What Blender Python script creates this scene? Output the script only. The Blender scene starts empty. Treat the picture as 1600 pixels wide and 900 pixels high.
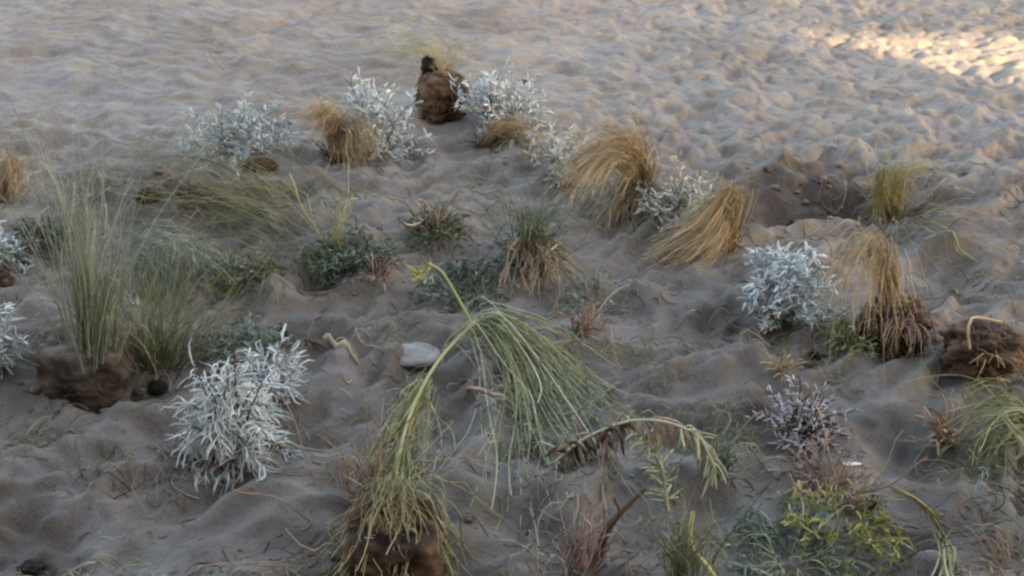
import bpy, math, random
import numpy as np
from mathutils import Vector
R = math.radians
rng = np.random.default_rng(11)
random.seed(11)
S = bpy.context.scene
COL = S.collection

# ---------------------------------------------------------------- camera
CAM_H, PITCH, F = 1.5, R(30.2), 1600.0
cam = bpy.data.cameras.new('camera'); cam.lens = 36.0; cam.sensor_width = 36.0
cam.clip_start = 0.05; cam.clip_end = 2000
cam_o = bpy.data.objects.new('camera', cam); COL.objects.link(cam_o)
cam_o.location = (0, 0, CAM_H); cam_o.rotation_euler = (math.pi/2 - PITCH, 0, 0)
S.camera = cam_o

# ---------------------------------------------------------------- light
SUN_EL = R(21)
to_sun = Vector((0.61*math.cos(SUN_EL), -0.79*math.cos(SUN_EL), math.sin(SUN_EL))).normalized()
world = bpy.data.worlds.new('World'); S.world = world; world.use_nodes = True
nt = world.node_tree; nt.nodes.clear()
sky = nt.nodes.new('ShaderNodeTexSky'); sky.sky_type = 'NISHITA'; sky.sun_disc = False
sky.sun_elevation = SUN_EL
sky.sun_rotation = math.atan2(to_sun.x, to_sun.y)
sky.air_density = 1.0; sky.dust_density = 2.5; sky.ozone_density = 0.6
bg = nt.nodes.new('ShaderNodeBackground'); bg.inputs[1].default_value = 0.15
wo = nt.nodes.new('ShaderNodeOutputWorld')
nt.links.new(sky.outputs[0], bg.inputs[0]); nt.links.new(bg.outputs[0], wo.inputs[0])
sun = bpy.data.lights.new('sun', 'SUN'); sun.energy = 2.0; sun.angle = R(0.6); sun.color = (1, .80, .56)
sun_o = bpy.data.objects.new('sun', sun); COL.objects.link(sun_o)
sun_o.rotation_euler = to_sun.to_track_quat('Z', 'Y').to_euler(); sun_o.location = (6, -8, 10)
S.view_settings.view_transform = 'Standard'; S.view_settings.look = 'None'
S.view_settings.exposure = 2.75; S.view_settings.gamma = 1.0
S.view_settings.use_white_balance = True; S.view_settings.white_balance_temperature = 8450; S.view_settings.white_balance_tint = 12
S.cycles.pixel_filter_type = 'BLACKMAN_HARRIS'; S.cycles.filter_width = 2.5
S.cycles.max_bounces = 6

# ---------------------------------------------------------------- noise
def _hash(ix, iy, s):
    n = (ix.astype(np.int64)*374761393 + iy.astype(np.int64)*668265263 + s*982451653) & 0xffffffff
    n = ((n ^ (n >> 13))*1274126177) & 0xffffffff
    return ((n ^ (n >> 16)) & 0xffff)/65535.0*2*np.pi
def noise(x, y, s=0):
    x = np.asarray(x, float); y = np.asarray(y, float)
    ix = np.floor(x); iy = np.floor(y); fx = x-ix; fy = y-iy
    u = fx*fx*fx*(fx*(fx*6-15)+10); v = fy*fy*fy*(fy*(fy*6-15)+10)
    def g(dx, dy):
        a = _hash(ix+dx, iy+dy, s); return np.cos(a)*(fx-dx)+np.sin(a)*(fy-dy)
    return 1.5*((g(0,0)*(1-u)+g(1,0)*u)*(1-v)+(g(0,1)*(1-u)+g(1,1)*u)*v)

# ---------------------------------------------------------------- pixel rays -> world
FWD = np.array([0, math.cos(PITCH), -math.sin(PITCH)]); UP = np.array([0, math.sin(PITCH), math.cos(PITCH)])
def ray(px, py):
    return np.array([(px-800)/F, 0, 0]) + UP*(450-py)/F + FWD
def P0(px, py, z=0.0):
    d = ray(px, py); t = (z-CAM_H)/d[2]; return np.array([d[0]*t, d[1]*t, z])
def ppm(py):                       # pixels (1600 wide) per metre on the ground at that row
    return F/(np.dot(P0(800, py)-np.array([0,0,CAM_H]), FWD))

# ---------------------------------------------------------------- terrain
def smooth(a, b, t):
    t = np.clip((t-a)/(b-a), 0, 1); return t*t*(3-2*t)
def seg_dist(x, y, a, b):
    ab = b-a; L = ab@ab
    t = np.clip(((x-a[0])*ab[0]+(y-a[1])*ab[1])/L, 0, 1)
    return np.hypot(x-(a[0]+ab[0]*t), y-(a[1]+ab[1]*t))
# ridges: pixel polyline, height, half width
RIDGES = [([(-30,770),(80,725),(160,700),(240,660),(300,640)], .022, .045),
 ([(-20,830),(60,790),(150,795),(240,765),(330,720)], .020, .05),
 ([(120,870),(260,840),(420,800),(540,770)], .016, .05),
 ([(470,640),(540,600),(600,560)], .020, .05),
 ([(430,480),(500,450),(560,420)], .018, .04),
 ([(330,470),(400,440),(470,440)], .016, .05),
 ([(700,800),(780,770),(850,800)], .020, .06),
 ([(1150,400),(1240,370),(1330,345)], .022, .04),
 ([(1160,290),(1240,265),(1330,255),(1400,280)], .018, .05),
 ([(960,590),(1080,600),(1180,570)], .016, .05),
 ([(1000,640),(1090,655),(1160,630)], .016, .04),
 ([(1350,600),(1440,590),(1520,600)], .018, .05),
 ([(960,760),(1060,740),(1180,760)], .016, .05),
 ([(1420,420),(1500,400),(1600,380)], .016, .06),
 ([(20,110),(180,130),(330,120)], .016, .07),
 ([(380,110),(520,120),(560,140)], .014, .06),
 ([(60,420),(100,470),(60,520)], .02, .06),
 ([(1250,870),(1350,820),(1440,850)], .018, .05)]
# bumps: px, py, height, radius x, radius y
BUMPS = [(560,405,.022,.10,.07),(682,376,.022,.10,.07),(828,424,.022,.10,.07),(925,470,.022,.10,.07),(903,526,.022,.10,.07),(595,456,.022,.10,.07),(1222,585,.022,.10,.07),(1285,735,.022,.10,.07),(1250,670,.022,.10,.07),(1300,803,.022,.10,.07),(1235,893,.022,.10,.07),(1085,900,.022,.10,.07),(1110,745,.022,.10,.07),(1400,345,.022,.10,.07),(524,250,.022,.10,.07),(598,232,.022,.10,.07),(768,196,.022,.10,.07),(878,288,.022,.10,.07),(1055,362,.022,.10,.07),(72,402,.022,.10,.07),(238,590,.022,.10,.07),(255,462,.022,.10,.07),(380,750,.035,.20,.10),(620,870,.02,.2,.1),(330,330,.05,.35,.28),(570,390,.03,.2,.12),
 (1090,400,.035,.2,.1),(960,330,.04,.22,.12),(600,240,.03,.25,.15),(820,250,.03,.2,.12),(1220,500,.02,.18,.12),
 (1390,520,.02,.16,.1),(1290,320,-.075,.26,.17),(1190,340,-.05,.16,.10),(1290,268,-.05,.12,.04),(1345,318,-.05,.1,.05),(1225,352,-.04,.12,.04),(1060,470,.03,.22,.12),(1040,500,-.03,.2,.08),
 (1150,560,-.02,.12,.08),(450,640,-.035,.14,.12),(500,690,-.035,.16,.1),(760,850,-.03,.18,.08),(700,600,-.015,.2,.1),
 (80,390,-.03,.15,.1),(230,625,-.03,.12,.06),(820,135,-.03,.06,.06),(1265,570,-.02,.08,.05),(1535,570,-.015,.16,.08),
 (1265,340,-.07,.3,.09),(1240,295,.02,.06,.04),(1330,290,.03,.08,.03),(510,700,-.02,.1,.08),(245,700,-.025,.16,.06),(300,835,-.03,.2,.06),(580,500,-.03,.2,.06),(930,600,-.02,.1,.06),(1120,610,-.03,.16,.05),(1400,640,-.025,.2,.06),(1130,790,-.03,.2,.06),(1500,830,-.025,.16,.07),(560,640,-.03,.12,.08),(480,880,-.03,.12,.06),(130,740,-.02,.15,.07),(60,560,.02,.14,.1),(1000,800,-.015,.12,.1),(1450,720,-.02,.2,.1),
 (1180,680,-.02,.16,.1),(650,460,-.02,.15,.1),(460,260,-.02,.2,.15),(700,250,-.02,.25,.15),(900,520,-.01,.15,.1)]
def terrain(x, y):
    wx = x + .12*noise(x*1.7, y*1.7, 5); wy = y + .12*noise(x*1.7+9, y*1.7+3, 6)
    far = smooth(3.2, 4.6, y)
    h = .030*noise(x*.8, y*.8, 1)
    # broad scalloped lumps with crested edges
    h += .060*(1-far*.45)*(0.45-np.abs(noise(wx*2.1, wy*3.0, 2)))
    h += (.046-.026*far)*(0.4-np.abs(noise(wx*4.3+3+wy*1.5, wy*6.5-wx*1.2, 3)))
    h += .016*(noise(wx*8.5, wy*11.5, 4))
    h += .009*(0.4-np.abs(noise(wx*9, wy*17, 7))) +   .026*(1-far)*(0.35-np.abs(noise(wx*6.5+wy*2, wy*14-wx*3, 15)))
    nr = 1-far
    u1 = wx*.80+wy*.6; v1 = wy*.80-wx*.6
    h += nr*(.024*smooth(.35,1,1-np.abs(noise(u1*2.4, v1*6.5, 41))*1.6) + .009*smooth(.3,1,1-np.abs(noise(u1*4+4, v1*14, 42))*1.6) - .018*smooth(.25,.7,noise(x*6.5, y*10, 43)))
    h += .0028*noise(x*26, y*40, 8)
    # trampled, dimpled sand to the right and far
    dim = smooth(-.6, 1.2, x)*smooth(2.8, 3.6, y)
    h -= .015*dim*smooth(.1, .62, noise(x*8.5+5, y*8.5, 9)) + .012*dim*smooth(.1,.5,noise(x*17, y*13, 10))
    h += far*(1-dim)*(.042*(0.4-np.abs(noise(wx*2.4, wy*6.5+.6*noise(x*1.5,y,12), 11)))+.018*(0.4-np.abs(noise(wx*5, wy*14, 13))))
    near = (x > -9) & (x < 9) & (y > -1) & (y < 9)
    if near.any():
        xn, yn = x[near], y[near]; hn = np.zeros_like(xn)
        wob = .035*noise(xn*5, yn*5, 20)
        for pts, hh, w in RIDGES:
            q = [P0(*p)[:2] for p in pts]
            d = np.min([seg_dist(xn+wob, yn+wob, q[i], q[i+1]) for i in range(len(q)-1)], axis=0)
            hn += 1.5*hh*np.exp(-(d/w)**1.3)
        for px, py, hh, rx, ry in BUMPS:
            c = P0(px, py)
            hn += hh*np.exp(-(((xn+wob-c[0])/rx)**2+((yn+wob-c[1])/ry)**2))
        h = h.copy(); h[near] += hn
    fade = 1-.85*smooth(9, 40, np.hypot(x, y))
    return h*fade
def axis(lo, hi, step, far, k):
    a = list(np.arange(lo, hi, step)); d = step
    b = []; v = a[-1]
    while v < far: d *= k; v += d; b.append(v)
    c = []; v = a[0]; d = step
    while v > -far: d *= k; v -= d; c.append(v)
    return np.array(c[::-1]+a+b)
AX = axis(-3.6, 3.6, .0085, 450, 1.13)
AY = np.concatenate([axis(.9, 3.2, .0075, .01, 1.1)[:0], axis(.85, 7.4, .009, 450, 1.13)])
GX, GY = np.meshgrid(AX, AY)
GZ = terrain(GX.ravel(), GY.ravel()).reshape(GX.shape)
def H(x, y):
    x = np.asarray(x, float); y = np.asarray(y, float)
    i = np.clip(np.searchsorted(AX, x)-1, 0, len(AX)-2); j = np.clip(np.searchsorted(AY, y)-1, 0, len(AY)-2)
    u = (x-AX[i])/(AX[i+1]-AX[i]); v = (y-AY[j])/(AY[j+1]-AY[j])
    return (GZ[j,i]*(1-u)+GZ[j,i+1]*u)*(1-v)+(GZ[j+1,i]*(1-u)+GZ[j+1,i+1]*u)*v
def G(px, py, up=0.0):
    p = P0(px, py)
    for _ in range(4): p = P0(px, py, float(H(p[0], p[1]))+up)
    return p

# ---------------------------------------------------------------- materials
def ramp_mat(name, cols, rough=.75, mottle=.0, scale=60, transl=0.0, bump=0.0):
    m = bpy.data.materials.new(name); m.use_nodes = True
    n = m.node_tree; b = n.nodes['Principled BSDF']; b.inputs['Roughness'].default_value = rough
    b.inputs['Specular IOR Level'].default_value = .25
    a = n.nodes.new('ShaderNodeAttribute'); a.attribute_name = 'tint'
    r = n.nodes.new('ShaderNodeValToRGB'); e = r.color_ramp.elements
    while len(e) < len(cols): e.new(.5)
    for k, c in enumerate(cols): e[k].position = k/(len(cols)-1); e[k].color = (*c, 1)
    no = n.nodes.new('ShaderNodeTexNoise'); no.inputs['Scale'].default_value = scale; no.inputs['Detail'].default_value = 3
    tc = n.nodes.new('ShaderNodeTexCoord'); n.links.new(tc.outputs['Object'], no.inputs['Vector'])
    ma = n.nodes.new('ShaderNodeMath'); ma.operation = 'MULTIPLY_ADD'; ma.inputs[1].default_value = mottle
    mb = n.nodes.new('ShaderNodeMath'); mb.operation = 'SUBTRACT'; mb.inputs[1].default_value = mottle*.5
    n.links.new(no.outputs[0], ma.inputs[0]); n.links.new(a.outputs['Fac'], ma.inputs[2])
    n.links.new(ma.outputs[0], mb.inputs[0]); n.links.new(mb.outputs[0], r.inputs[0])
    n.links.new(r.outputs[0], b.inputs['Base Color'])
    if bump:
        bu = n.nodes.new('ShaderNodeBump'); bu.inputs['Strength'].default_value = bump; bu.inputs['Distance'].default_value = .01
        n.links.new(no.outputs[0], bu.inputs['Height']); n.links.new(bu.outputs[0], b.inputs['Normal'])
    if transl:
        t = n.nodes.new('ShaderNodeBsdfTranslucent'); mx = n.nodes.new('ShaderNodeMixShader'); mx.inputs[0].default_value = transl
        n.links.new(r.outputs[0], t.inputs[0]); n.links.new(b.outputs[0], mx.inputs[1]); n.links.new(t.outputs[0], mx.inputs[2])
        n.links.new(mx.outputs[0], n.nodes['Material Output'].inputs[0])
    return m
M = dict(
 silver=ramp_mat('silver_felt_leaf', [(.22,.25,.22),(.44,.48,.46),(.62,.66,.66),(.74,.76,.76)], .9, .25, 90),
 pale=ramp_mat('pale_green_broom_stem', [(.18,.18,.10),(.38,.39,.23),(.56,.57,.38),(.72,.72,.56)], .65, .2, 50, .15),
 litter=ramp_mat('mixed_plant_litter', [(.07,.05,.035),(.20,.13,.09),(.33,.25,.18),(.12,.14,.08),(.42,.36,.24),(.22,.27,.19),(.50,.45,.36)], .85, .2, 50),
 silverblue=ramp_mat('blue_silver_leaf', [(.19,.24,.23),(.38,.46,.46),(.58,.64,.65),(.74,.77,.78)], .9, .25, 90),
 silverwarm=ramp_mat('cream_silver_leaf', [(.24,.20,.14),(.46,.42,.34),(.62,.60,.53),(.74,.73,.68)], .9, .25, 90),
 mauve=ramp_mat('grey_mauve_stem', [(.15,.13,.15),(.33,.31,.34),(.50,.48,.51),(.62,.60,.58)], .9, .25, 90),
 tan=ramp_mat('dry_tan_grass', [(.15,.08,.035),(.40,.265,.14),(.58,.43,.26),(.70,.59,.42)], .7, .2, 70, .15),
 straw=ramp_mat('pale_straw_grass', [(.16,.13,.05),(.34,.29,.12),(.48,.43,.24),(.55,.52,.36)], .7, .2, 70, .15),
 brown=ramp_mat('dead_brown_stem', [(.045,.026,.018),(.12,.075,.05),(.24,.16,.11),(.36,.27,.2)], .85, .3, 60),
 pink=ramp_mat('dry_pinkish_leaf', [(.14,.08,.06),(.30,.18,.14),(.42,.28,.22),(.52,.40,.33)], .8, .3, 60),
 green=ramp_mat('mid_green_leaf', [(.05,.075,.04),(.11,.15,.08),(.20,.25,.15),(.34,.38,.25)], .6, .25, 50, .2),
 teal=ramp_mat('blue_green_leaf', [(.06,.085,.06),(.145,.19,.145),(.26,.32,.25),(.44,.49,.41)], .65, .25, 50, .2),
 grey=ramp_mat('grey_green_blade', [(.11,.13,.085),(.22,.25,.17),(.35,.385,.28),(.50,.52,.42)], .65, .2, 50, .15),
 olive=ramp_mat('olive_blade', [(.07,.075,.035),(.16,.165,.08),(.27,.265,.14),(.40,.38,.23)], .65, .25, 50, .15),
 lime=ramp_mat('yellow_green_stem', [(.12,.13,.05),(.25,.27,.11),(.39,.40,.20),(.54,.54,.34)], .6, .2, 50, .15),
 yellow=ramp_mat('yellow_flower', [(.28,.27,.08),(.42,.40,.12),(.54,.52,.20),(.66,.64,.34)], .6, .2, 50, .15),
 peat=ramp_mat('peat_root_ball', [(.018,.011,.008),(.06,.034,.022),(.12,.072,.046),(.20,.13,.088)], .95, .9, 32, 0, .8),
 clod=ramp_mat('sandy_clod', [(.02,.014,.011),(.065,.046,.036),(.12,.09,.072),(.21,.165,.135)], .95, .8, 26, 0, .7),
 dark=ramp_mat('dark_soil', [(.008,.007,.007),(.018,.014,.013),(.035,.027,.024),(.06,.045,.04)], .9, .7, 40, 0, .6),
 stone=ramp_mat('pale_stone', [(.20,.19,.175),(.29,.28,.26),(.36,.35,.33),(.42,.41,.39)], .8, .5, 30, 0, .3),
)

def sand_mat():
    m = bpy.data.materials.new('grey_sand'); m.use_nodes = True
    n = m.node_tree; L = n.links.new; b = n.nodes['Principled BSDF']; b.inputs['Roughness'].default_value = .95
    b.inputs['Specular IOR Level'].default_value = .12
    tc = n.nodes.new('ShaderNodeTexCoord')
    def nz(sc, det=4, rough=.6, off=0):
        mp = n.nodes.new('ShaderNodeMapping'); mp.inputs['Location'].default_value = (off, off*.7, 0)
        t = n.nodes.new('ShaderNodeTexNoise'); t.inputs['Scale'].default_value = sc; t.inputs['Detail'].default_value = det
        t.inputs['Roughness'].default_value = rough
        L(tc.outputs['Object'], mp.inputs[0]); L(mp.outputs[0], t.inputs['Vector']); return t.outputs[0]
    def ramp(src, stops):
        r = n.nodes.new('ShaderNodeValToRGB'); e = r.color_ramp.elements
        while len(e) < len(stops): e.new(.5)
        for k, (p, c) in enumerate(stops): e[k].position = p; e[k].color = (*c, 1)
        L(src, r.inputs[0]); return r.outputs[0]
    def mix(f, a, c, mode='MIX'):
        x = n.nodes.new('ShaderNodeMix'); x.data_type = 'RGBA'; x.blend_type = mode
        for s, v in ((0, f), (6, a), (7, c)):
            if hasattr(v, 'default_value') or hasattr(v, 'is_linked'): L(v, x.inputs[s])
            else: x.inputs[s].default_value = v if s == 0 else (*v, 1)
        return x.outputs[2]
    base = ramp(nz(1.6, 5, .6), [(.3, (.215,.196,.176)), (.5, (.262,.240,.217)), (.7, (.295,.275,.252))])
    hue = ramp(nz(5.5, 4, .65, 4), [(.34, (.90,.86,.96)), (.5, (1,1,1)), (.66, (1.06,1.01,.93))])
    hue2 = ramp(nz(17, 5, .7, 14), [(.36, (.80,.74,.76)), (.47, (.97,.97,.98)), (.56, (1,1,.98)), (.66, (1.16,1.12,1.05))])
    c = mix(.75, base, hue, 'MULTIPLY'); c = mix(.5, c, hue2, 'MULTIPLY')
    att = n.nodes.new('ShaderNodeAttribute'); att.attribute_name = 'dark_sand'
    dcol = ramp(nz(7, 5, .7, 9), [(.35, (.074,.061,.054)), (.65, (.135,.115,.099))])
    c = mix(att.outputs['Fac'], c, dcol)
    grain = ramp(nz(260, 3, .8, 2), [(.30, (.60,.58,.56)), (.5, (1,1,1)), (.72, (1.28,1.26,1.22))])
    c = mix(.75, c, grain, 'MULTIPLY')
    spk = ramp(nz(75, 2, .5, 7), [(.27, (.55,.50,.45)), (.36, (1,1,1))])
    c = mix(.7, c, spk, 'MULTIPLY')
    L(c, b.inputs['Base Color'])
    h1 = nz(110, 4, .75, 1)
    bu = n.nodes.new('ShaderNodeBump'); bu.inputs['Strength'].default_value = .55; bu.inputs['Distance'].default_value = .006
    bu2 = n.nodes.new('ShaderNodeBump'); bu2.inputs['Strength'].default_value = .25; bu2.inputs['Distance'].default_value = .03
    L(nz(28, 4, .6, 21), bu2.inputs['Height']); L(bu2.outputs[0], bu.inputs['Normal'])
    L(h1, bu.inputs['Height']); L(bu.outputs[0], b.inputs['Normal'])
    return m

# ---------------------------------------------------------------- sand sheet
ny, nx = GX.shape
me = bpy.data.meshes.new('sand')
V = np.stack([GX, GY, GZ], -1).reshape(-1, 3)
idx = np.arange(nx*ny).reshape(ny, nx)
Q = np.stack([idx[:-1,:-1], idx[:-1,1:], idx[1:,1:], idx[1:,:-1]], -1).reshape(-1, 4)
def fill_mesh(me, V, Q, smooth_shade=True):
    me.vertices.add(len(V)); me.vertices.foreach_set('co', np.ascontiguousarray(V, np.float32).ravel())
    k = Q.shape[1]
    me.loops.add(Q.size); me.loops.foreach_set('vertex_index', np.ascontiguousarray(Q, np.int32).ravel())
    me.polygons.add(len(Q)); me.polygons.foreach_set('loop_start', np.arange(0, Q.size, k, dtype=np.int32))
    me.polygons.foreach_set('loop_total', np.full(len(Q), k, np.int32))
    me.polygons.foreach_set('use_smooth', np.full(len(Q), smooth_shade))
    me.update(calc_edges=True)
fill_mesh(me, V, Q)
x, y = V[:,0], V[:,1]
dark_sand = .48*smooth(4.1, 2.4, y)*(0.6+.6*noise(x*1.3, y*1.3, 31)) + .55*smooth(.1,.6,noise(x*2.6, y*3.4, 32))*smooth(3.9,2.8,y)  # sand toned darker towards the front, in uneven patches
dw = .09*noise(x*6, y*9, 61)+.04*noise(x*17, y*22, 62); dw2 = noise(x*9, y*15, 63)
for px, py, rx, ry, a in [(1300,312,.34,.17,1.5),(1200,335,.2,.1,1.2),(1290,275,.16,.04,.6),(1345,320,.12,.07,.6),(1230,352,.14,.05,.6),(320,320,.4,.2,.3),(700,620,.3,.2,.2),(130,600,.25,.14,.6),(640,880,.25,.12,.5),(380,745,.22,.12,.6),
                          (80,385,.16,.10,.7),(1390,530,.2,.1,.5),(300,310,.4,.25,.25),(850,710,.2,.1,.4),(620,250,.3,.1,.4),(840,255,.3,.1,.4),
                          (1540,580,.2,.07,.5),(960,340,.22,.1,.4),(230,340,.15,.12,.4),(1120,390,.15,.08,.4)]:
    c = P0(px, py); dark_sand = dark_sand + a*(.8+.7*dw2)*np.exp(-(((x-c[0]+dw)/rx)**2+((y-c[1]+dw*.6)/ry)**2))  # damp dug hollow, plus darker sand round plants and root balls
at = me.attributes.new('dark_sand', 'FLOAT', 'POINT'); at.data.foreach_set('value', np.clip(dark_sand, 0, 1).astype(np.float32))
sand = bpy.data.objects.new('sand', me); COL.objects.link(sand); sand['kind'] = 'structure'
me.materials.append(sand_mat())

# ---------------------------------------------------------------- geometry collector
class Geo:
    def __init__(s): s.v = []; s.q = []; s.t = []; s.n = 0
    def add(s, v, q, t): s.v.append(v); s.q.append(q+s.n); s.t.append(t); s.n += len(v)
    def tubes(s, C, r, tint, flat=1.0, sides=4, ground=True):
        """C (n,k,3) centre lines, r (n,k) radii, tint (n,k)"""
        C = np.asarray(C, float); n, k, _ = C.shape
        r = np.broadcast_to(r, (n, k)); tint = np.broadcast_to(tint, (n, k))
        if ground:
            C = C.copy(); C[...,2] = np.maximum(C[...,2], H(C[...,0], C[...,1])+r*.6)
        T = np.gradient(C, axis=1); T /= np.linalg.norm(T, axis=2, keepdims=True)+1e-9
        ref = rng.normal(size=(n,1,3)); ref[...,2] *= .3
        A = np.cross(T, ref); A /= np.linalg.norm(A, axis=2, keepdims=True)+1e-9
        B = np.cross(T, A)
        ang = np.arange(sides)/sides*2*np.pi
        ring = C[:,:,None,:] + r[:,:,None,None]*(np.cos(ang)[None,None,:,None]*A[:,:,None,:] + flat*np.sin(ang)[None,None,:,None]*B[:,:,None,:])
        Vv = ring.reshape(-1, 3)
        i = np.arange(n*k*sides).reshape(n, k, sides); j = np.roll(i, -1, axis=2)
        Qd = np.stack([i[:,:-1], j[:,:-1], j[:,1:], i[:,1:]], -1).reshape(-1, 4)
        s.add(Vv, Qd, np.repeat(tint.reshape(-1), sides))
    def obj(s, name, mat, parent=None, origin=None, smooth_shade=True):
        Vv = np.concatenate(s.v); Qd = np.concatenate(s.q); t = np.concatenate(s.t)
        o0 = np.zeros(3) if origin is None else np.asarray(origin, float)
        m = bpy.data.meshes.new(name); fill_mesh(m, Vv-o0, Qd, smooth_shade)
        a = m.attributes.new('tint', 'FLOAT', 'POINT'); a.data.foreach_set('value', np.clip(t, 0, 1).astype(np.float32))
        m.materials.append(mat)
        o = bpy.data.objects.new(name, m); COL.objects.link(o)
        if parent is not None: o.parent = parent
        else: o.location = o0
        return o
def root(name, label, cat, base, group=None):
    o = bpy.data.objects.new(name, None); COL.objects.link(o); o.location = base; o.empty_display_size = .05
    o['label'] = label; o['category'] = cat
    if group: o['group'] = group
    return o
def tag(o, label, cat, group=None, kind=None):
    if label: o['label'] = label
    if cat: o['category'] = cat
    if group: o['group'] = group
    if kind: o['kind'] = kind

def resample(pts, k):
    pts = np.asarray(pts, float); n = len(pts)
    if n == 2: return pts[0]+(pts[1]-pts[0])*np.linspace(0,1,k)[:,None]
    Pp = np.vstack([2*pts[0]-pts[1], pts, 2*pts[-1]-pts[-2]])
    d = np.r_[0, np.cumsum(np.linalg.norm(np.diff(pts, axis=0), axis=1))]; d /= d[-1]
    out = []
    for t in np.linspace(0, 1, k):
        i = min(max(np.searchsorted(d, t)-1, 0), n-2); u = (t-d[i])/(d[i+1]-d[i]+1e-9)
        a, b, c, e = Pp[i], Pp[i+1], Pp[i+2], Pp[i+3]
        out.append(.5*((2*b)+(-a+c)*u+(2*a-5*b+4*c-e)*u*u+(-a+3*b-3*c+e)*u**3))
    return np.array(out)
def W(base, spec):
    """(px, py, d): the point of that view ray at depth base.y + d;  (px, py): on the ground"""
    if len(spec) == 2: return G(*spec)
    dr = ray(spec[0], spec[1]); t = (base[1]+spec[2])/dr[1]
    q = np.array([0, 0, CAM_H]) + dr*t
    return q if q[2] > float(H(q[0], q[1]))+.004 else G(spec[0], spec[1], .004)
def guides(base, paths, k=10): return np.array([resample([W(base, s) for s in p], k) for p in paths])
def fan(g, base, paths, n, jit, r0, r1, tint=(.5,.2), grad=.3, flat=.5, k=10, jbase=.2, wav=.0, short=.35, sides=3):
    Gd = guides(base, paths, k); m = len(Gd)
    n = int(n*1.15); ncl = max(5, n//9); cl = rng.random(ncl)*(m-1); u = np.clip(np.where(rng.random(n) < .7, cl[rng.integers(0, ncl, n)]+.035*(m-1)*rng.normal(size=n), rng.random(n)*(m-1)), 0, m-1.001); i = np.minimum(u.astype(int), max(m-2, 0)); f = (u-i)[:,None,None]
    C = Gd[i]*(1-f)+Gd[np.minimum(i+1, m-1)]*f
    cut = 1-short*rng.random(n)**1.5                     # strands end at different lengths
    tt = np.linspace(0, 1, k)[None]*cut[:,None]
    ii = np.minimum((tt*(k-1)).astype(int), k-2); ff = (tt*(k-1)-ii)[...,None]
    rows = np.arange(n)[:,None]
    C = C[rows, ii]*(1-ff)+C[rows, ii+1]*ff
    C = C + rng.normal(size=(n,1,3))*jit*1.25*np.where(rng.random((n,1,1)) < .20, 2.8, 1)*(jbase+(1-jbase)*np.linspace(0,1,k)[None,:,None]**1.2)
    C = C + rng.normal(size=(n,1,3))*np.array([.035,.03,.018])*np.linspace(0,1,k)[None,:,None]**2.2*jit/.018*.8
    wav = max(wav, .009)
    if wav:
        ph = rng.random((n,1,3))*6.28; fr = 4+rng.random((n,1,1))*7
        C = C + wav*np.sin(ph+fr*np.linspace(0,1,k)[None,:,None])*np.linspace(.1,1,k)[None,:,None]
    rr = .82*(r0+(r1-r0)*np.linspace(0,1,k)[None])*(.6+.8*rng.random((n,1)))
    ti = tint[0]+tint[1]*rng.normal(size=(n,1))+grad*(np.linspace(0,1,k)[None]-.5)
    g.tubes(C, rr, ti, flat, sides)
    return C
def spray(g, base, n, L, tilt, az=(0, 360), droop=.3, r0=.0015, r1=.0006, rad=.02, tint=(.5,.2), grad=.3, flat=.6, k=8, wav=.1, sides=3):
    a = np.radians(rng.uniform(az[0], az[1], n)); th = np.radians(rng.uniform(tilt[0], tilt[1], n))
    d = np.stack([np.sin(th)*np.cos(a), np.sin(th)*np.sin(a), np.cos(th)], -1)
    q = rng.random(n)**.5*rad; p = np.array(base)[None]+np.stack([q*np.cos(a), q*np.sin(a), np.zeros(n)], -1)
    p = p + rng.normal(size=p.shape)*rad*.15
    ln = L*(.55+.6*rng.random(n)); C = [p]
    for s in range(k-1):
        d = d + np.array([0,0,-droop])*(.5+rng.random((n,1)))*(s+1)/k + rng.normal(size=d.shape)*wav
        d /= np.linalg.norm(d, axis=1, keepdims=True)
        p = p + d*(ln/(k-1))[:,None]; p[:,2] = np.maximum(p[:,2], H(p[:,0], p[:,1])+.003); C.append(p)
    C = np.stack(C, 1)
    rr = (r0+(r1-r0)*np.linspace(0,1,k)[None])*(.7+.6*rng.random((n,1)))
    g.tubes(C, rr, tint[0]+tint[1]*rng.normal(size=(n,1))+grad*(np.linspace(0,1,k)[None]-.5), flat, sides)
    return C
def leaflets(g, C, per, L, r, tint=(.6,.2), start=.25, flat=.45, up=.4, droop=.0, curl=.25):
    """short leaves off the centre lines C (n,k,3)"""
    n, k, _ = C.shape; N = n*per
    t = start+(1-start)*rng.random((n, per)); t = t*(k-1.001); i = t.astype(int); f = (t-i)[...,None]
    rows = np.arange(n)[:,None]
    p = (C[rows,i]*(1-f)+C[rows,i+1]*f).reshape(N,3); tg = (C[rows,i+1]-C[rows,i]).reshape(N,3)
    tg /= np.linalg.norm(tg, axis=1, keepdims=True)+1e-9
    d = rng.normal(size=(N,3)); d -= (d*tg).sum(1,keepdims=True)*tg*.6; d /= np.linalg.norm(d,axis=1,keepdims=True)
    d = d + tg*.8 + np.array([0,0,up]); d /= np.linalg.norm(d,axis=1,keepdims=True)
    ln = L*(.5+.8*rng.random(N)); out = [p]; kk = 5
    for s in range(kk-1):
        d = d + rng.normal(size=d.shape)*curl + np.array([0,0,-droop]); d /= np.linalg.norm(d,axis=1,keepdims=True)
        p = p+d*(ln/(kk-1))[:,None]; out.append(p)
    prof = np.array([.5,.9,1.05,.9,.35])[None]
    g.tubes(np.stack(out,1), r*prof*(.7+.6*rng.random((N,1))), tint[0]+tint[1]*rng.normal(size=(N,1))+.15*(np.linspace(0,1,kk)[None]-.5), flat, 4)

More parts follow.
